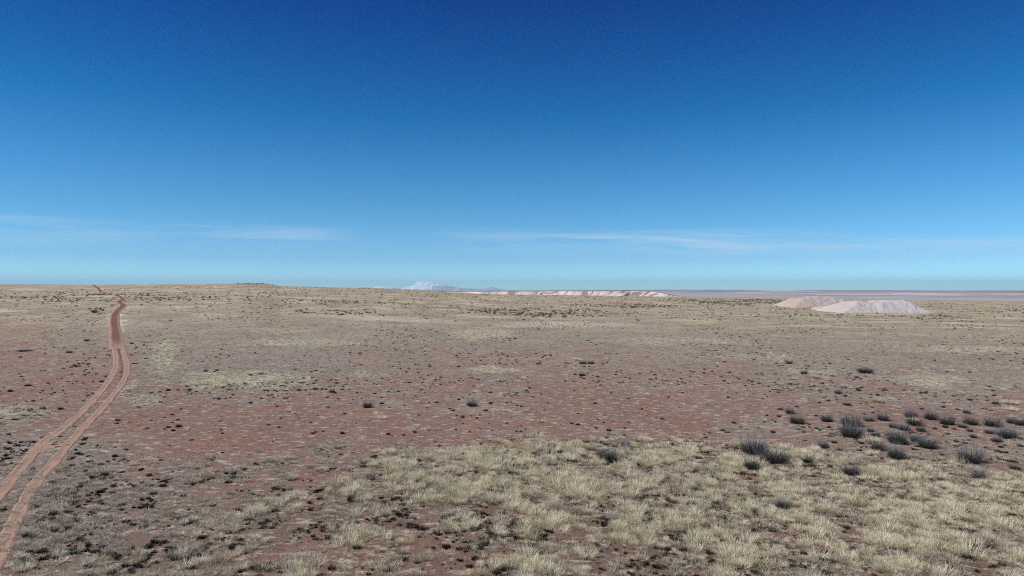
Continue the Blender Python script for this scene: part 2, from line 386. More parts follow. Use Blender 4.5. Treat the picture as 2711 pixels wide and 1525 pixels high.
# ------------------------------------------------------------------ far mesa with white eroded cliffs
def lin(v, a): return np.interp(v, [p[0] for p in a], [p[1] for p in a])
MD = 1350.0
mx = np.linspace((1080 - 1288) / 1717 * MD, (1830 - 1288) / 1717 * MD, 760)
vx_m = 1288 + 1717 * mx / MD
topy = lin(vx_m, [(1080, 732.5), (1200, 733.0), (1300, 732.2), (1500, 731.4), (1600, 731.4), (1648, 733), (1668, 737.5), (1700, 743), (1740, 749.5), (1760, 753), (1830, 757)])
topz = CAM_H - MD * (topy - 724.5) / 1717 + (fbm(mx / 40, mx * 0, 191, 3) - .5) * 1.6
mq = np.concatenate([np.linspace(0, 1, 60), np.linspace(1.02, 8, 30)])     # 0 = toe of the slope, 1 = rim, beyond = top
slope_w = 95.0
MXg, Q = np.meshgrid(mx, mq)
wrp = fbm(MXg / 45, Q * .6, 89, 3) * 60
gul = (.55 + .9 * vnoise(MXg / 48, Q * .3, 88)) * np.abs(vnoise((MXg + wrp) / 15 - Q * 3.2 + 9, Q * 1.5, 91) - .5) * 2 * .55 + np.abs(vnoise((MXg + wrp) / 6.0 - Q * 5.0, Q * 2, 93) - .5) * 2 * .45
TZ = np.interp(MXg, mx, topz); base_z = -30.0
s_ = np.clip(Q, 0, 1)
prof = np.where(Q <= 1, .18 * s_ + .82 * s_ ** 1.35, 1.0)
Zm = base_z + (TZ - base_z) * prof
Ym = MD - slope_w + slope_w * np.minimum(Q, 1) + np.maximum(Q - 1, 0) * 55 + (1 - gul) * 15 * np.sin(np.pi * np.clip(s_, 0, 1) ** .8) * (Q <= 1) + (vnoise(MXg / 30, Q * 0, 95) - .5) * 24
Zm = Zm - (Q > 1) * (Q - 1) * .35 + (Q > 1) * (fbm(MXg / 20, Q * 3, 97) - .5) * .8
rim = sstep(.96, .99, Q) * .8 
n, mm = MXg.shape; i = (np.arange(n - 1)[:, None] * mm + np.arange(mm - 1)[None, :]).ravel(); mf = np.stack([i, i + 1, i + mm + 1, i + mm], 1)
m_mesa, t = mat('badland_clay'); tc = t.n('ShaderNodeTexCoord').outputs['Object']
ra = t.n('ShaderNodeAttribute', attribute_name='rim').outputs['Fac']; gu = t.n('ShaderNodeAttribute', attribute_name='gully').outputs['Fac']
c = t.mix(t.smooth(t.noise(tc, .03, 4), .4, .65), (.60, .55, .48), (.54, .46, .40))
c = t.mix(t.m('MULTIPLY', t.smooth(gu, .32, .10), .9), c, (.26, .18, .14))  # darkens the gullies: their shade painted into the clay colour
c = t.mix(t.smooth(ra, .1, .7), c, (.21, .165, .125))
finish(t, c, spec=.05)
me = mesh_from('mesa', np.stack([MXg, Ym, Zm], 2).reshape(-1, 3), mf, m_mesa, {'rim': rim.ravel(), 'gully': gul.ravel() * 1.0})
tag(obj('mesa', me), 'low distant mesa with white gullied cliffs on the horizon', None, None, 'structure')

# ------------------------------------------------------------------ snowy mountains sixty kilometres away
MT = 60000.0
prof_m = [(900, 772), (985, 762), (991, 758.2), (1000, 757.3), (1010, 759), (1028, 761), (1044, 762.8), (1063, 764), (1072, 761.5), (1082, 758.4), (1093, 755.5), (1102.7, 752.0), (1106, 745.6), (1116.6, 746), (1124, 745.6), (1129.4, 747.3), (1137, 745.4), (1144.6, 744.0), (1149, 745.5), (1152.7, 748), (1156, 751.5), (1165, 751.7), (1172, 751), (1178, 752.6), (1190, 756.5), (1203, 760), (1220, 762), (1238, 763), (1262, 764.5), (1284, 764.3), (1293, 762), (1301, 760), (1309, 761.5), (1319, 764.3), (1343, 767.8), (1400, 770), (1480, 772)]
px = np.linspace(905, 1478, 420); q = np.linspace(-1, 1, 61)
PX, Qm = np.meshgrid(px, q)
Hm = CAM_H + MT * (762.5 - lin(PX, prof_m)) / F; zb = -420.0
rid = 1 - np.abs(vnoise(PX / 9.0 + Qm * 1.2, Qm * 2.5, 101) - .5) * 1.2
shape = np.clip(1 - np.abs(Qm) ** 1.15, 0, 1)
Zt = zb + (Hm - zb) * (shape * (1 - .34 * (1 - shape) * 2.2 * (1 - rid)))
Yt = MT + Qm * 5200 + (vnoise(PX / 14, Qm * 0, 103) - .5) * 1400
Xt = (PX - CX) / F * MT
n, mm = PX.shape; i = (np.arange(n - 1)[:, None] * mm + np.arange(mm - 1)[None, :]).ravel(); mf = np.stack([i, i + 1, i + mm + 1, i + mm], 1)
snow = lin(PX, [(960, 1), (1040, .8), (1055, .4), (1070, .8), (1152, 1), (1158, .40), (1172, .25), (1185, .55), (1205, .35), (1220, .0)]) + (fbm(PX / 5, Qm * 9, 107, 4) - .5) * 1.1 * (1 - sstep(.7, .98, shape) * .5) - sstep(300, 60, Zt) * .35 + .12
m_mt, t = mat('mountain_rock'); sn = t.n('ShaderNodeAttribute', attribute_name='snow').outputs['Fac']
finish(t, t.mix(t.smooth(sn, .35, .6), (.33, .37, .42), (.95, .96, .97)), spec=.05)  # rock paled bluish: some of the haze fade is in its colour
me = mesh_from('mountains', np.stack([Xt, Yt, Zt], 2).reshape(-1, 3), mf, m_mt, {'snow': snow.ravel()})
tag(obj('mountains', me), 'far snow covered mountain massif fading into blue haze', None, None, 'structure')

# ------------------------------------------------------------------ spoil heaps
def heap(name, label, px0, px1, base_py, prof_px, depth, seed, colA, colB):
    """prof_px: (photo x, photo y) of the top outline; depth = half depth in metres"""
    bx0, by0, _ = at(px0, base_py); bx1, by1, _ = at(px1, base_py)
    cx, cy = (bx0 + bx1) / 2, by0 + depth; hw = (bx1 - bx0) / 2; cz = float(height(cx, cy))
    U, V = np.meshgrid(np.linspace(-1, 1, 150), np.linspace(-1, 1, 90))
    X = U * hw; Y = V * depth
    pxx = CX + (cx + X) / cy * F
    H = CAM_H + cy * (CY - lin(pxx, prof_px)) / F - cz
    H = np.maximum(H, 0)
    Hmax = H.max(); run = Hmax / math.tan(math.radians(33))
    edge = 1 - np.abs(V) ** 1.0
    cap = edge * depth / run * Hmax * (1.0 + .25 * (fbm(X / 6, Y / 6, seed) - .5)) 
    k = .35
    Z = -np.log(np.exp(-np.maximum(H, 0) / k) + np.exp(-cap / k)) * k
    Z = np.maximum(Z, 0) + (fbm(X / 2.2, Y / 2.2, seed + 3, 4) - .5) * .55 * sstep(0, 1.5, Z) + (fbm(X / 5 , Y / 9, seed + 5, 3) - .5) * 1.3 * sstep(0, 2.5, Z) + (fbm(X / .9, Y / .9, seed + 8, 2) - .5) * .35 * sstep(0, .6, Z)
    Z = Z - .45 * sstep(.5, 0, Z)
    Z = Z + height(cx + X, cy + Y) - cz
    v = np.stack([X, Y, Z], 2).reshape(-1, 3)
    n, mm = U.shape; i = (np.arange(n - 1)[:, None] * mm + np.arange(mm - 1)[None, :]).ravel()
    m_, t = mat(name + '_gravel'); tc = t.n('ShaderNodeTexCoord').outputs['Object']
    c = t.mix(t.smooth(t.noise(tc, .09, 4, .6), .4, .62), colA, colB)
    c = t.mix(t.m('MULTIPLY', t.smooth(t.noise(tc, .8, 5, .75), .55, .75), .55), c, (.22, .165, .14))
    bmp = t.n('ShaderNodeBump', i_Strength=.8, i_Distance=.35, i_Height=t.noise(tc, 1.3, 5, .7))
    finish(t, c, normal=bmp.outputs[0], spec=.05)
    o = obj(name, mesh_from(name, v, np.stack([i, i + 1, i + mm + 1, i + mm], 1), m_)); o.location = (cx, cy, cz)
    return tag(o, label, 'spoil heap', 'spoil heaps standing on the plain')
heap('spoil_heap', 'long flat-topped grey-pink gravel heap in front, its right end the higher', 2178, 2438, 829,
     [(2178, 832), (2196, 822), (2225, 810), (2248, 800), (2275, 797.5), (2305, 802), (2318, 797), (2345, 795), (2378, 794), (2392, 797), (2412, 812), (2437, 831)], 13, 201, (.46, .39, .35), (.45, .42, .40))
heap('spoil_heap', 'rounded pinker gravel heap partly behind the longer grey heap', 2062, 2262, 815,
     [(2062, 818), (2085, 802), (2105, 790.5), (2130, 788), (2142, 785.5), (2170, 785), (2195, 786.5), (2215, 791), (2228, 793), (2240, 802), (2262, 812)], 14, 233, (.41, .31, .27), (.41, .355, .32))
# low sandy berm between them
heap('sand_berm', 'low pale sandy berm between the two gravel heaps', 2150, 2215, 821, [(2150, 822), (2165, 812), (2185, 810), (2215, 815)], 5, 251, (.50, .37, .27), (.44, .34, .27))
bpy.data.objects['sand_berm']['category'] = 'berm'; del bpy.data.objects['sand_berm']['group']

# ------------------------------------------------------------------ plant meshes
def blades(n, rad, h, hj, spread, wid, droop, seed, segs=3, base_r=.3, low=0.0, kink=0.0):
    """n blades growing from a disc of radius rad*base_r, splaying outwards; returns verts, quads, tip attribute"""
    r = np.random.default_rng(seed)
    az = r.uniform(0, 2 * np.pi, n); rr = rad * base_r * np.sqrt(r.uniform(0, 1, n)); bx = rr * np.cos(az); by = rr * np.sin(az)
    a2 = az + r.normal(0, .5, n); lean = np.clip(spread * (low + (1 - low) * r.uniform(0, 1, n) ** .8) + r.normal(0, .06, n), 0, 1.5)
    L = h * (1 - hj * r.uniform(0, 1, n)); wd = wid * r.uniform(.6, 1.2, n); pa = r.uniform(0, 2 * np.pi, n)
    V = []; tip = []
    x = bx.copy(); y = by.copy(); z = np.full(n, -.02); th = lean.copy()
    for k in range(segs + 1):
        f = k / segs; ww = wd * (1 - f) ** .7 * .5 + wd * .04
        ox, oy = np.cos(pa) * ww, np.sin(pa) * ww
        V.append(np.stack([x - ox, y - oy, z], 1)); V.append(np.stack([x + ox, y + oy, z], 1)); tip += [f, f]
        st = L / segs
        x = x + np.sin(th) * np.cos(a2) * st; y = y + np.sin(th) * np.sin(a2) * st; z = z + np.cos(th) * st
        th = np.clip(th + droop * r.uniform(.3, 1.0, n), 0, 2.0)
        if kink: a2 = a2 + r.normal(0, kink, n)
    V = np.stack(V, 1)                       # n, 2(segs+1), 3
    m = 2 * (segs + 1); base = np.arange(n)[:, None] * m
    q = []
    for k in range(segs): q.append(np.stack([base[:, 0] + 2 * k, base[:, 0] + 2 * k + 1, base[:, 0] + 2 * k + 3, base[:, 0] + 2 * k + 2], 1))
    return V.reshape(-1, 3), np.concatenate(q), np.tile(np.array(tip), n)
def join(*ps):
    vs, fs, ts, o = [], [], [], 0
    for v, f, t_ in ps: vs.append(v); fs.append(f + o); ts.append(t_); o += len(v)
    return np.vstack(vs), np.vstack(fs), np.concatenate(ts)
MIDP = (.45, 1.0)
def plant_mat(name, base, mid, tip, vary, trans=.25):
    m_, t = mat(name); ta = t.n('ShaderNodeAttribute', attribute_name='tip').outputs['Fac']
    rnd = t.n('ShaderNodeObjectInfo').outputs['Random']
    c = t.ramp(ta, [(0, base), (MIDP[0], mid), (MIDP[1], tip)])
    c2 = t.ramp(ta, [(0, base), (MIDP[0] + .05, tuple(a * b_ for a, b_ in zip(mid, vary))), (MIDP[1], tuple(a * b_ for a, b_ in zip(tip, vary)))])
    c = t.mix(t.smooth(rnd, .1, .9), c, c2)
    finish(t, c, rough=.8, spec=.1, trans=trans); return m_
MIDP = (.28, .80)
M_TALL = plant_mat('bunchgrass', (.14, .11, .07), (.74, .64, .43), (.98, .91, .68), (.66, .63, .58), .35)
MIDP = (.45, 1.0)
MIDP = (.28, .85)
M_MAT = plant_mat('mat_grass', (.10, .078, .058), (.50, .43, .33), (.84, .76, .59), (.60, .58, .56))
MIDP = (.42, .95)
M_DARK = plant_mat('dark_scrub', (.022, .017, .013), (.034, .026, .02), (.055, .042, .032), (1.3, 1.1, .9), .05)
M_GREEN = plant_mat('olive_scrub', (.07, .06, .042), (.14, .125, .08), (.23, .20, .13), (.85, .8, .8), .1)
M_TWIG = plant_mat('grey_twigs', (.018, .016, .015), (.085, .082, .08), (.28, .275, .28), (.70, .70, .60), .1)  # near-black base to pale tip: inner shade painted into the twigs
M_WOOD = plant_mat('dark_wood', (.03, .026, .024), (.045, .04, .038), (.06, .055, .055), (1, 1, 1), 0)

def proto_mesh(name, p, m_): return mesh_from(name, p[0], p[1], m_, {'tip': p[2]}, smooth=False)
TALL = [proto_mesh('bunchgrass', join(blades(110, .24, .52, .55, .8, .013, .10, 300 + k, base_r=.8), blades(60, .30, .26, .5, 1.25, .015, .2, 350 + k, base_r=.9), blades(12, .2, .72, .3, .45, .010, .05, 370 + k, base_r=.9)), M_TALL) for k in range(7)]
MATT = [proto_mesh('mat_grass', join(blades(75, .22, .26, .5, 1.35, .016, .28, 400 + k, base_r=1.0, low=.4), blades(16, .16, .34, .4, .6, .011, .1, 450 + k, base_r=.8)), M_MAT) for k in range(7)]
def dome(n, rad, h, wid, seed): return blades(n, rad, h, .35, 1.15, wid, .12, seed, segs=2, base_r=.55, kink=.25)
DARK = [proto_mesh('dark_scrub', dome(150, .20, .20, .02, 500 + k), M_DARK) for k in range(6)]
OLIVE = [proto_mesh('olive_scrub', dome(150, .3, .34, .03, 550 + k), M_GREEN) for k in range(5)]

GR = 'blue-grey shrubs on the red plain at right'
SH = [ # px, py, width px, height factor, label
 (2291, 987.5, 40, .55, 'low dark shrub standing alone farther out than the shrub rows at right'),
 (2129, 991, 18, .9, 'small grey shrub left of the lone low dark shrub, beside pale grass'),
 (2088, 962.7, 19, .6, 'faint little grey shrub, farthest of the left scattering at right'),
 (2219.5, 1042.9, 20, .8, 'small dark shrub midway between the lone far shrub and the shrub row'),
 (2242.8, 1072.6, 21, .5, 'flat dark shrub just left of the pale grass tussock'),
 (2091, 1094.8, 23, .9, 'small pale grey shrub above the left end of the shrub row'),
 (2110, 1121, 40, .75, 'wide ragged grey shrub at the left end of the shrub row'),
 (2188.9, 1116.3, 30, .9, 'rounded grey shrub second from the left in the shrub row'),
 (2301, 1115, 29, .6, 'low flat grey shrub just right of the large stacked pair'),
 (2337.6, 1112.8, 32, .85, 'lighter grey shrub left of the darkest pair in the row'),
 (2411.9, 1105.5, 34, .9, 'dark shrub at the top of the row, left one of two'),
 (2464.4, 1109.9, 33, .9, 'dark shrub at the top of the row, right one of two'),
 (2420.6, 1126, 40, .75, 'wide dark shrub just below the left top one'),
 (2365, 1131.8, 22, .7, 'small black shrub touching a wider grey one on its right'),
 (2391.5, 1139, 32, .75, 'grey shrub with a small black one touching its left side'),
 (2438, 1143, 24, .9, 'small grey shrub below the wide dark one'),
 (2508, 1123.9, 38, .85, 'dark spiky shrub in the middle of the right half of the row'),
 (2569, 1123.9, 34, .85, 'dark shrub left of the wide double-crowned one'),
 (2547.5, 1131.8, 22, .7, 'small black shrub at the lower left of its larger neighbour'),
 (2627.6, 1128.9, 42, .8, 'wide double-crowned dark shrub near the right edge'),
 (2677, 1120, 27, .85, 'dark shrub nearest the right edge at the top of the row'),
 (2701, 1126, 28, .9, 'pale blue-grey shrub cut by the right edge of the photo'),
 (2665.5, 1159.5, 48, .85, 'large black shrub with straw stalks near the right edge'),
 (2639, 1169.7, 27, .7, 'small dark shrub tucked below the large black one'),
 (2619, 1147.8, 24, .75, 'small dark shrub left of the large black one'),
 (2576.6, 1159.5, 19, .9, 'small upright grey shrub alone below the row'),
 (2568, 1142.6, 15, .7, 'tiny black shrub above the small upright grey one'),
 (2253, 1127.4, 52, .8, 'upper one of the large stacked pair of shrubs'),
 (2254, 1156.6, 57, .95, 'lower and larger one of the stacked pair of shrubs'),
 (2304, 1142, 19, .7, 'small grey shrub right of the stacked pair'),
 (2317, 1155, 23, .7, 'small grey shrub above a pale grass tussock, right of the stacked pair'),
 (2376.9, 1174, 50, .95, 'large grey shrub with a black underside at the grass edge'),
 (2557.7, 1093.9, 19, .8, 'small dark shrub above the row, right of its middle'),
 (2635, 1070.6, 16, .9, 'tiny shrub left of a pale tussock near the right edge'),
 (2568, 1060, 15, .6, 'tiny faint shrub farthest up at far right'),
 (2454, 1184, 48, .85, 'large pale grey shrub rooted in the grass, front of two'),
 (2427.7, 1169.5, 32, .9, 'grey shrub just behind the large pale one in the grass'),
 (2325, 1190.5, 38, .8, 'grey shrub half sunk in tall grass left of the purple one'),
 (2371, 1212.8, 40, 1.2, 'tall purple-grey shrub standing in the straw grass'),
 (2569, 1223, 62, .85, 'largest pale lilac shrub at the right grass edge'),
 (2587.8, 1264, 36, .7, 'low blue-green shrub inside the tall grass at right'),
 (2178.5, 1185, 30, .8, 'pale grey shrub at the grass edge below the stacked pair'),
 (2139, 1224.6, 22, 1.0, 'small olive-grey shrub in the grass right of the big trio'),
 (2252, 1256, 40, .95, 'soft grey shrub buried in straw grass under the stacked pair'),
 (2687, 1243, 26, .7, 'small grey shrub in the grass by the right edge'),
 (2071, 1345, 34, .9, 'grey shrub deep in the tall grass right of centre'),
 (1609, 1222, 50, .9, 'single purple-grey shrub at the top of the tall grass, right of centre'),
 (1657, 1187, 24, 1.0, 'small grey shrub behind the single purple-grey one'),
 (1997.6, 1200.8, 66, .9, 'tall round grey shrub, upper left of the big trio'),
 (2047, 1222, 74, .6, 'long low grey shrub, right one of the big trio'),
 (1990.6, 1240.8, 42, .8, 'small grey shrub, lowest of the big trio'),
 (973, 1078.8, 27, .8, 'dark shrub alone on red soil left of centre'),
 (1249, 1075.7, 28, .8, 'dark shrub alone on red soil near the middle'),
 (1541, 995.5, 18, .7, 'small grey shrub beyond the red soil, right of the middle'),
 (1543, 963, 20, .5, 'left one of two flat far shrubs below a straw tussock'),
 (1564.6, 963, 18, .6, 'right one of two flat far shrubs below a straw tussock'),
 (229.7, 903.5, 13, .7, 'blue shrub left of the track at the end of its dark stretch'),
 (183.5, 933.8, 17, .45, 'dark spiky shrub on the plain left of the track'),
 (250, 828, 13, .9, 'grey shrub beside the upper bend of the track'),
 (65, 930, 34, .16, 'long flat dark shrub near the left edge of the photo')]
TUS = [
 (2324, 1064.7, 46, .7, 'bright straw tussock alone on red soil above the shrub row'),
 (2161, 1000.6, 36, .6, 'pale tussock right of a small shrub, far out at right'),
 (2100, 1003.5, 34, .35, 'flat straw tussock left of its taller pale neighbour'),
 (2302.6, 1007.9, 28, .5, 'small straw tussock below the lone low dark shrub'),
 (2672.8, 1069, 48, .6, 'straw tussock near the right edge, middle of three'),
 (2671, 1029.7, 34, .5, 'straw tussock near the right edge, farthest of three'),
 (2674, 1086.6, 46, .45, 'thin straw tussock near the right edge, nearest of three'),
 (2304, 1169.7, 55, .65, 'cream tussock right below the stacked pair of shrubs'),
 (1010, 1109.8, 33, .8, 'straw tussock below the dark shrub left of centre'),
 (1434, 1119, 35, .7, 'straw tussock between the middle shrub and the tall grass'),
 (1527, 953, 38, .35, 'flat brown-based tussock above two flat far shrubs'),
 (1257, 1038, 28, .45, 'small tussock on the plain above the middle dark shrub'),
 (954, 1108, 11, 1.0, 'tiny straw tuft left of the straw tussock left of centre'),
 (964.7, 1224, 33, 1.2, 'fan-shaped tussock at the left tip of the tall grass, left of two'),
 (1013, 1228.7, 35, 1.1, 'fan-shaped tussock at the left tip of the tall grass, right of two'),
 (551, 1215, 23, .8, 'thin tussock with dark base alone on red soil left of centre'),
 (721.7, 1221, 37, .75, 'straw tussock on red soil, right of the thin dark-based one'),
 (770.9, 1270, 38, 1.1, 'green-grey tussock left of the tall grass margin'),
 (675.7, 1359.5, 72, .8, 'broad straw tussock in the short grass, left foreground'),
 (488, 1387, 34, 1.3, 'upright straw tussock, left one of a pair in left foreground'),
 (513, 1378, 26, 1.3, 'upright straw tussock, right one of a pair in left foreground'),
 (402, 1402, 24, .9, 'whitish dead tussock in the left foreground'),
 (574, 1427, 38, 1.2, 'grey straw tussock below the upright pair'),
 (27.6, 1318, 17, 1.1, 'small yellow tuft between the two ruts near the left edge'),
 (147, 1193.6, 20, .9, 'yellow tuft where the two ruts of the track touch'),
 (58, 1445, 36, 1.2, 'green straw tussock on the right bank of the track'),
 (61, 1510, 60, .9, 'broad straw tussock at the bottom left corner by the track'),
 (9, 1230, 30, .8, 'dark-based tussock left of the track, cut by the photo edge'),
 (46, 1230, 24, .8, 'yellow-green tussock on the left bank of the track'),
 (583, 1488, 62, .9, 'broad tussock near the bottom of the left foreground'),
 (1561, 1190, 44, .9, 'rounded yellow tussock at the edge of the tall grass left of the purple shrub'),
]
# prototypes for the countless grass live in a collection that is not in the scene; the points carry them by geometry nodes
def proto_coll(name, meshes):
    c = bpy.data.collections.new(name)
    for k, me in enumerate(meshes):
        o = bpy.data.objects.new(me.name, me); c.objects.link(o)
    return c
PC = {'tall': proto_coll('bunchgrass_kinds', TALL), 'mat': proto_coll('mat_grass_kinds', MATT), 'dark': proto_coll('dark_scrub_kinds', DARK), 'olive': proto_coll('olive_scrub_kinds', OLIVE)}
def scatter(name, kind, x, y, scl, label, cat, flat=1.0, sink=.0):
    n = len(x)
    z = height(x, y) - sink
    me = bpy.data.meshes.new(name); me.vertices.add(n); me.vertices.foreach_set('co', np.stack([x, y, z], 1).astype(np.float32).ravel())
    rot = np.stack([rng.normal(0, .08, n), rng.normal(0, .08, n), rng.uniform(0, 6.283, n)], 1)
    sc = np.stack([scl * rng.uniform(.85, 1.2, n), scl * rng.uniform(.85, 1.2, n), scl * rng.uniform(.75, 1.2, n) * flat], 1)
    for k, a in (('rot', rot), ('scl', sc)):
        at_ = me.attributes.new(k, 'FLOAT_VECTOR', 'POINT'); at_.data.foreach_set('vector', a.astype(np.float32).ravel())
    at_ = me.attributes.new('pick', 'INT', 'POINT'); at_.data.foreach_set('value', rng.integers(0, 5, n).astype(np.int32))
    o = obj(name, me)
    g = bpy.data.node_groups.new(name + '_scatter', 'GeometryNodeTree')
    g.interface.new_socket('Geometry', in_out='INPUT', socket_type='NodeSocketGeometry'); g.interface.new_socket('Geometry', in_out='OUTPUT', socket_type='NodeSocketGeometry')
    N = g.nodes; L = g.links
    gi = N.new('NodeGroupInput'); go = N.new('NodeGroupOutput'); ip = N.new('GeometryNodeInstanceOnPoints'); ci = N.new('GeometryNodeCollectionInfo')
    ci.inputs[0].default_value = PC[kind]; ci.inputs['Separate Children'].default_value = True; ci.inputs['Reset Children'].default_value = True
    def na(nm, ty):
        a = N.new('GeometryNodeInputNamedAttribute'); a.data_type = ty; a.inputs[0].default_value = nm; return a.outputs[0]
    er = N.new('FunctionNodeEulerToRotation')
    L.new(na('rot', 'FLOAT_VECTOR'), er.inputs[0]); L.new(gi.outputs[0], ip.inputs['Points']); L.new(ci.outputs[0], ip.inputs['Instance'])
    ip.inputs['Pick Instance'].default_value = True; L.new(na('pick', 'INT'), ip.inputs['Instance Index'])
    L.new(er.outputs[0], ip.inputs['Rotation']); L.new(na('scl', 'FLOAT_VECTOR'), ip.inputs['Scale']); L.new(ip.outputs[0], go.inputs[0])
    o.modifiers.new('scatter', 'NODES').node_group = g
    return tag(o, label, cat, None, 'stuff')
def points(dens, d0, d1, half=math.radians(43)):
    area = half * (d1 ** 2 - d0 ** 2); n = int(area * dens)
    r = np.sqrt(rng.uniform(d0 ** 2, d1 ** 2, n)); a = rng.uniform(-half, half, n)
    return r * np.sin(a), r * np.cos(a)
def keep(x, y, p):
    k = rng.uniform(0, 1, len(x)) < p; return x[k], y[k]

X, Y = [], []
for dens, d0, d1, s in ((26.0, 21, 48, .70), (15.0, 48, 95, .50), (5.0, 95, 205, .66)):
    x, y = points(dens, d0, d1); ba, st_, ta_ = soil_cover(x, y)
    clump = fbm(x / 1.6, y / 1.6, 111, 3, .6)
    p = np.clip((1.12 - ba * 1.75) * (0.18 + 1.6 * sstep(.42, .60, clump)) + st_ * .6, .05, 1) * (1 - .35 * ta_)
    x, y = keep(x, y, p * sstep(205, 110, np.hypot(x, y))); k = track_dist(x, y) > -.06 - .42 * rng.uniform(0, 1, len(x)) ** 2; x, y = x[k], y[k]
    X.append(np.stack([x, y, rng.uniform(.55, 1.0, len(x)) ** 1.0 * s * (1 + 1.1 * (rng.uniform(0, 1, len(x)) > .86))], 1))
X = np.vstack(X)
scatter('short_grass', 'mat', X[:, 0], X[:, 1], X[:, 2], 'short pale mat grass over the red soil', 'grass', .9)
# tall bunchgrass: the foreground patch, plus pale streaks farther off
T = []
x, y = points(9.0, 21, 50); z = height(x, y); tm = tall_map(x, y, z)
patchn = fbm(x / 1.9, y / 1.9, 121, 4, .72); rd = red_map(x, y, z)
p = np.clip(tm * 1.5 * sstep(.61 - tm * .235, .665 - tm * .21, patchn + .03 - rd * .08), 0, 1)
x, y = keep(x, y, p); k = track_dist(x, y) > .25; x, y = x[k], y[k]
T.append(np.stack([x, y, (.3 + .85 * rng.uniform(0, 1, len(x)) ** 1.5) * (.35 + 1.4 * fbm(x / 1.1, y / 1.1, 127, 3))], 1))
x, y = points(4.5, 46, 180); st_ = streak(x, y); x, y = keep(x, y, st_ * sstep(.28, .52, fbm(x / 2, y / 3, 131, 3))); k = track_dist(x, y) > .3; x, y = x[k], y[k]
T.append(np.stack([x, y, rng.uniform(.4, .85, len(x))], 1))
x, y = points(.035, 60, 400); T.append(np.stack([x, y, rng.uniform(.5, 1.1, len(x))], 1)); k = track_dist(T[-1][:, 0], T[-1][:, 1]) > .4; T[-1] = T[-1][k]
T = np.vstack(T)
for px, py, wp, hk, lb in SH + [t_ for t_ in TUS]:
    cx, cy, _ = at(px, py); rr = wp / F * cy * .5
    T = T[~((np.abs(T[:, 0] - cx) < rr * 1.0) & (T[:, 1] < cy + rr) & (T[:, 1] > cy - rr * 2.2))]
scatter('tall_grass', 'tall', T[:, 0], T[:, 1], T[:, 2], 'tall straw coloured bunchgrass covering the foreground', 'grass', .70)
# small dark dead tufts everywhere, extra ones added as shaded gaps in the near grass, and olive brush bands far off
x, y = points(14.0, 21, 80); ba, st_, ta_ = soil_cover(x, y); cl = fbm(x / 1.2, y / 1.2, 141, 3); x, y = keep(x, y, np.clip(1.0 - ba * 1.45 + ta_ * .5, .015, 1) * sstep(.36, .62, cl) * (.55 + .45 * sstep(60, 30, y))); D = [np.stack([x, y, .22 + .85 * rng.uniform(0, 1, len(x)) ** 3], 1)]
x, y = points(.16, 75, 300); x, y = keep(x, y, sstep(.45, .68, fbm(x / 12, y / 20, 143, 3, .6))); D.append(np.stack([x, y, rng.uniform(.5, 1.3, len(x))], 1))
D = np.vstack(D); D = D[track_dist(D[:, 0], D[:, 1]) > .1]
scatter('dead_scrub', 'dark', D[:, 0], D[:, 1], D[:, 2], 'tiny dark dead tufts scattered through the grass', 'scrub')
BR = [(1370, 788, 220, 12, 1.0), (250, 752, 420, 10, .45), (1930, 762, 200, 9, .8), (850, 787, 150, 7, .8), (800, 757, 260, 4, .5), (1600, 770, 160, 6, .7), (245, 742, 40, 5, 1), (238, 783, 28, 10, 1.0), (2200, 795, 300, 6, .35)]
BW = []
for vx, vy, hw, hd, s in BR:
    c = atv(vx, vy); e = atv(vx + hw, vy); f0 = atv(vx, vy - hd); f1 = atv(vx, vy + hd); BW.append((c[0], (f0[1] + f1[1]) / 2, abs(e[0] - c[0]), max(14, abs(f0[1] - f1[1]) / 2), s))
x, y = points(.30, 100, 540); p = np.zeros_like(x)
for cx, cy, a, b_, s in BW: p = np.maximum(p, s * sstep(1.2, .4, np.hypot((x / y - cx / cy) * cy / a, (y - cy) / b_)))
p = np.clip(p * sstep(.38, .6, fbm(x / 10, y / 10, 151, 3)) + .05 * sstep(150, 300, y), 0, 1)
x, y = keep(x, y, p); k = track_dist(x, y) > .5; x, y = x[k], y[k]
scatter('brush', 'olive', x, y, rng.uniform(.6, 1.9, len(x)), 'olive brown low brush on the far plain', 'brush', .8)

# ------------------------------------------------------------------ individual plants
CROWN = [proto_mesh('crown', join(blades(430, .5, .66, .55, 1.15, .012, -.03, 600 + k, segs=4, base_r=.55, kink=.40), blades(80, .5, .45, .4, 1.4, .013, -.1, 640 + k, base_r=.5, kink=.2)), M_TWIG) for k in range(6)]
STEM = [proto_mesh('woody_base', blades(120, .42, .34, .4, 1.15, .035, .05, 660 + k, segs=2, base_r=.55, kink=.3), M_WOOD) for k in range(4)]  # woody stems, crowded and dark to put shade inside the crown
n_sh = [0]
def shrub(px, py, wpx, label, group, hk=1.0, dark=1.0):
    x, y, z = at(px, py); k = n_sh[0]; n_sh[0] += 1
    s = wpx / F * y / .80
    e = bpy.data.objects.new('grey_shrub', None); C.objects.link(e); e.location = (x, y, z); e.rotation_euler = (0, 0, float(rng.uniform(0, 6.28)))
    e.scale = (s, s, s * hk); e.empty_display_size = .3
    obj('crown', CROWN[k % 6], e); b_ = obj('woody_base', STEM[k % 4], e); b_.scale = (dark, dark, dark)
    return tag(e, label, 'shrub', group)
for px, py, wp, hk, lb in SH:
    g = GR if px > 2050 and py < 1200 else ('grey shrubs rooted in the tall grass' if py > 1180 else 'grey shrubs scattered over the open plain')
    shrub(px, py, wp, lb, g, hk * 1.38)

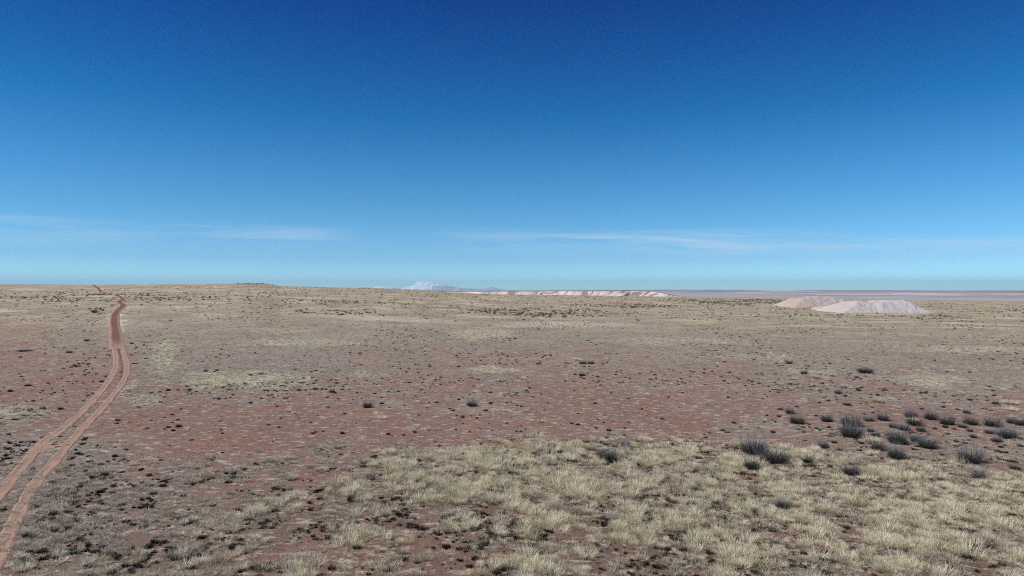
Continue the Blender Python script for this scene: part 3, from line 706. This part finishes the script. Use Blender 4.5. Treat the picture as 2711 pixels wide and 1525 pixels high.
# isolated pale tussocks
TM = [proto_mesh('straw_tussock', join(blades(230, .36, .55, .5, .95, .013, .08, 700 + k, base_r=.75), blades(80, .40, .26, .5, 1.3, .014, .2, 750 + k, base_r=.8)), M_TALL) for k in range(5)]
TB = [proto_mesh('dark_base', blades(200, .26, .16, .4, 1.2, .05, .1, 780 + k, segs=2, base_r=.8), M_GREEN) for k in range(3)]
for k, (px, py, wp, hk, lb) in enumerate(TUS):
    x, y, z = at(px, py); s = wp / F * y / .95
    e = bpy.data.objects.new('grass_tussock', None); C.objects.link(e); e.location = (x, y, z); e.rotation_euler = (0, 0, float(rng.uniform(0, 6.28)))
    e.scale = (s, s, s * hk); e.empty_display_size = .3
    obj('leaf_blades', TM[k % 5], e); obj('dark_base', TB[k % 3], e)
    tag(e, lb, 'tussock', 'pale grass tussocks standing alone')

# small dark scrub tufts, one object each
def zone(ox, oy, sc, pts, w=18): return [(ox + p[0] / sc, oy + p[1] / sc, (p[2] if len(p) > 2 else w) / sc) for p in pts]
DK = zone(900, 880, 3.22, [(148,515,20),(185,565),(112,573),(90,608),(325,368),(570,342),(485,357),(432,430),(860,385,25),(750,370),(1015,415),(980,427),(790,442),(1615,477,25),(1462,545,25),(1495,520),(640,543),(725,513),(830,600,22),(760,603),(745,645,22),(670,708,25),(1245,670,35),(1165,733,25),(1120,715,20),(1045,716),(993,712),(1510,628,20),(1412,677),(1462,733),(2175,607,30),(2315,525,28),(2085,480,25),(1997,502,20),(2055,387,22),(1990,420),(2110,355),(2330,395),(2430,387),(2275,260),(2570,662),(2460,768,28),(2430,822,32),(2293,840,45),(2180,817,28),(2250,775,24),(2197,743,20),(2330,758),(2255,706),(638,855,38),(540,878,30),(412,872,35),(1540,850,26),(1295,842),(985,832,25),(1108,850,22),(1735,900,25),(137,775),(253,758),(20,862,40),(1020,183),(1110,185),(1292,188),(1348,200),(1378,180),(1590,217),(1507,240),(1355,240),(1003,220),(1058,273),(1472,273),(780,35),(310,130)])
DK += zone(300, 900, 4.293, [(1095,607,32),(870,572,40),(625,578,45),(520,597,35),(1205,660,26),(1280,664,22),(1825,662,28),(2300,565,60),(2190,577,35),(2110,577,50),(2490,598,70),(2235,622,28),(840,733),(770,790,30),(1510,850,24),(1232,880,24),(1660,892,24),(1905,893,28),(2105,892,28),(1995,730),(1860,760,34),(2440,770,40),(2325,868,28),(2245,940,28),(1760,972,42),(1883,1000,34),(2295,1053,36),(2385,1043,30),(435,920,34),(50,920,50),(40,958,40),(290,970),(390,1015,50),(585,1017,34),(670,943,26),(180,937),(745,990,70),(630,1000,45),(1180,350,40),(1050,360,45),(1150,368,36),(620,350,28),(740,388,20),(265,88,30),(210,45,40),(2170,183,26),(2245,183,22),(1685,395,60),(1560,405,40),(1240,1065,30),(2140,308),(2185,302),(2280,300)])
DK += zone(0, 720, 3.788, [(740,940,30),(790,925,30),(775,950,60),(850,1037,35),(890,1017,30),(718,1028,25),(968,1028,30),(1055,1052,35),(715,960,30),(885,928,40),(930,967,22),(1005,965,22),(860,983,24),(838,828,24),(1062,848,18),(215,1053,28),(235,1085,20),(575,1083,24),(620,1073,20),(770,1105,24),(835,1118,24),(930,1105,26),(1020,1105,40),(630,1193,24),(430,1197,26),(405,1215),(500,1133),(518,1173),(635,1155),(870,1180),(930,1220,24),(880,1240,26),(650,1222),(838,1297,24),(415,1280),(668,1310),(105,1200,50),(280,1145,60),(340,1157),(450,820),(40,833),(205,860,30),(55,955,18),(415,997),(1325,720,30),(1370,758,24),(1300,665),(1650,680,30),(1500,640),(1500,655),(1617,635),(1505,777,24),(1600,1208,30),(1690,1190,36),(1830,800),(430,1378,60),(300,1395,50),(610,1378,50)])
DK += zone(1960, 900, 3.43, [(340,237),(385,237),(200,224),(350,475),(395,446),(430,444),(520,434),(578,434,24),(625,448),(790,448,24),(780,518),(865,513),(350,697,34),(345,632,24),(240,688,28),(315,748,20),(290,730,22),(800,556,36),(1440,547,22),(1125,675,26),(1205,665,28),(1250,647,22),(830,820,26),(720,820,28),(1885,860,40),(1710,863,30),(1765,810,34),(1860,795,50),(965,350,20),(995,350),(1055,345,34),(1030,365,30),(1210,370,26),(1260,370),(1400,405,24),(1515,405,30),(1300,465,28),(2020,103,18),(1735,270,16),(2090,85,16),(780,500,14)])
# a few more like them, filling the plain between 45 and 120 m
ex, ey = points(.05, 46, 120, math.radians(38)); pk = fbm(ex / 8, ey / 8, 171, 3)
k = (pk > .5) & (track_dist(ex, ey) > .4); ex, ey = ex[k][:max(0, 296 - len(DK))], ey[k][:max(0, 296 - len(DK))]
PT = [at(px, py)[:2] + (wp / F,) for px, py, wp in DK] + [(float(a), float(b_), None) for a, b_ in zip(ex, ey)]
tuft_list = []
for k, (x, y, wp) in enumerate(PT):
    s = (wp * y / .32) if wp else float(rng.uniform(.6, 1.2))
    o = obj('scrub_tuft', DARK[k % 6]); o.location = (x, y, float(height(x, y)))
    o.rotation_euler = (0, 0, float(rng.uniform(0, 6.28))); o.scale = (s, s, min(s, 1.6) * float(rng.uniform(.9, 1.25)))
    tuft_list.append((o, CX + F * x / y, CY + F * (CAM_H - o.location.z) / y, s))
LM = [(229, 903, 'the blue shrub left of the track'), (183, 934, 'the spiky shrub left of the track'), (65, 930, 'the long flat shrub at far left'), (147, 1193, 'the spot where both ruts touch'),
      (310, 1060, 'the middle stretch of the track'), (640, 1010, 'the pale grass patch beside the track'), (551, 1215, 'the thin dark-based tussock'), (722, 1221, 'the tussock on red soil'),
      (965, 1224, 'the twin fan-shaped tussocks'), (973, 1079, 'the lone shrub left of centre'), (1249, 1076, 'the lone shrub near the middle'), (1527, 953, 'the flat brown-based tussock'),
      (1434, 1119, 'the straw tussock right of middle'), (1609, 1222, 'the single purple-grey shrub'), (1316, 987, 'the pale streak near the middle'), (1998, 1200, 'the big trio of shrubs'),
      (2110, 1121, 'the ragged left-end shrub'), (2253, 1140, 'the stacked pair of shrubs'), (2291, 987, 'the low lone far shrub'), (2324, 1065, 'the bright tussock on red soil'),
      (2508, 1124, 'the spiky shrub in the row'), (2665, 1159, 'the large black shrub at right'), (1800, 1060, 'the bare soil right of middle'), (2661, 1069, 'the three tussocks at right')]
ORD = ['nearest', 'second nearest', 'third nearest', 'fourth nearest', 'fifth nearest', 'sixth nearest', 'seventh nearest', 'eighth nearest', 'ninth nearest', 'tenth nearest', 'eleventh nearest', 'twelfth nearest', 'thirteenth nearest', 'fourteenth nearest', 'fifteenth nearest', 'sixteenth nearest', 'seventeenth nearest', 'eighteenth nearest']
cells = {}
for o, px, py, s in tuft_list:
    d = [math.hypot(px - l[0], (py - l[1]) * 2.0) for l in LM]; b_ = int(np.argmin(d)); dx = px - LM[b_][0]; dy = (py - LM[b_][1]) * 2
    rel = ('left of' if dx < 0 else 'right of') if abs(dx) > abs(dy) else ('beyond' if dy < 0 else 'below')
    cells.setdefault((b_, rel), []).append((d[b_], o, s))
for (b_, rel), L_ in cells.items():
    for k, (d, o, s) in enumerate(sorted(L_, key=lambda q_: q_[0])):
        w_ = ORD[k] if k < len(ORD) else 'outlying'
        tag(o, 'small dark scrub tuft, %s %s %s' % (w_, rel, LM[b_][2]), 'scrub tuft', 'small dark scrub tufts on the open plain')

# dark bushes on the skyline of the left ridge
n_r = 0; sky_list = []
for vx, wv, hh in [(600, 14, .6), (612, 9, .5), (624, 16, .6), (636, 10, .7), (648, 15, .5), (660, 12, .6), (672, 13, .5), (686, 10, .5), (782, 7, .6), (840, 9, .5), (870, 6, .7), (913, 8, .8), (923, 12, .5), (938, 9, .6), (954, 5, .7), (1022, 10, .5), (1005, 6, .6), (984, 6, .5), (340, 6, .4), (430, 5, .5), (120, 6, .4)]:
    d = CREST; x = (vx - 1288) / 1717 * d; s = wv / 1717 * d / .65
    o = obj('skyline_bush', OLIVE[n_r % 5]); n_r += 1
    o.location = (x, d, float(height(x, d)) - .05); o.scale = (s, s, s * hh * .45)
    sky_list.append((vx, o))
ORD2 = ['leftmost', 'second', 'third', 'fourth', 'fifth', 'sixth', 'seventh', 'eighth', 'ninth', 'tenth', 'eleventh', 'twelfth']
for lo, hi, where in ((0, 595, 'on the skyline near the top of the track'), (595, 700, 'on the low rise of the left skyline'), (700, 2000, 'on the skyline between the rise and snowy mountain')):
    for k, (vx, o) in enumerate(sorted([q_ for q_ in sky_list if lo <= q_[0] < hi], key=lambda q_: q_[0])):
        tag(o, 'dark bush, %s %s' % (ORD2[k] + (' from the left' if k else ''), where), 'bush', 'dark bushes along the skyline')

# ------------------------------------------------------------------ haze
bpy.ops.mesh.primitive_cube_add(size=1)
hz = bpy.context.object; hz.name = 'haze'; hz.data.name = 'haze'
hz.scale = (134000, 134000, 700 + 440); hz.location = (0, 0, (700 - 440) / 2)
mh = bpy.data.materials.new('haze'); mh.use_nodes = True; th = NT(mh.node_tree)
pv = th.n('ShaderNodeVolumePrincipled', i_Density=2.2e-5, i_Anisotropy=0.0); pv.inputs['Color'].default_value = (.62, .89, 1.0, 1)
o_ = th.n('ShaderNodeOutputMaterial'); th.t.links.new(pv.outputs[0], o_.inputs['Volume'])
hz.data.materials.append(mh); tag(hz, 'pale blue haze over the far plain', 'haze', None, 'stuff')
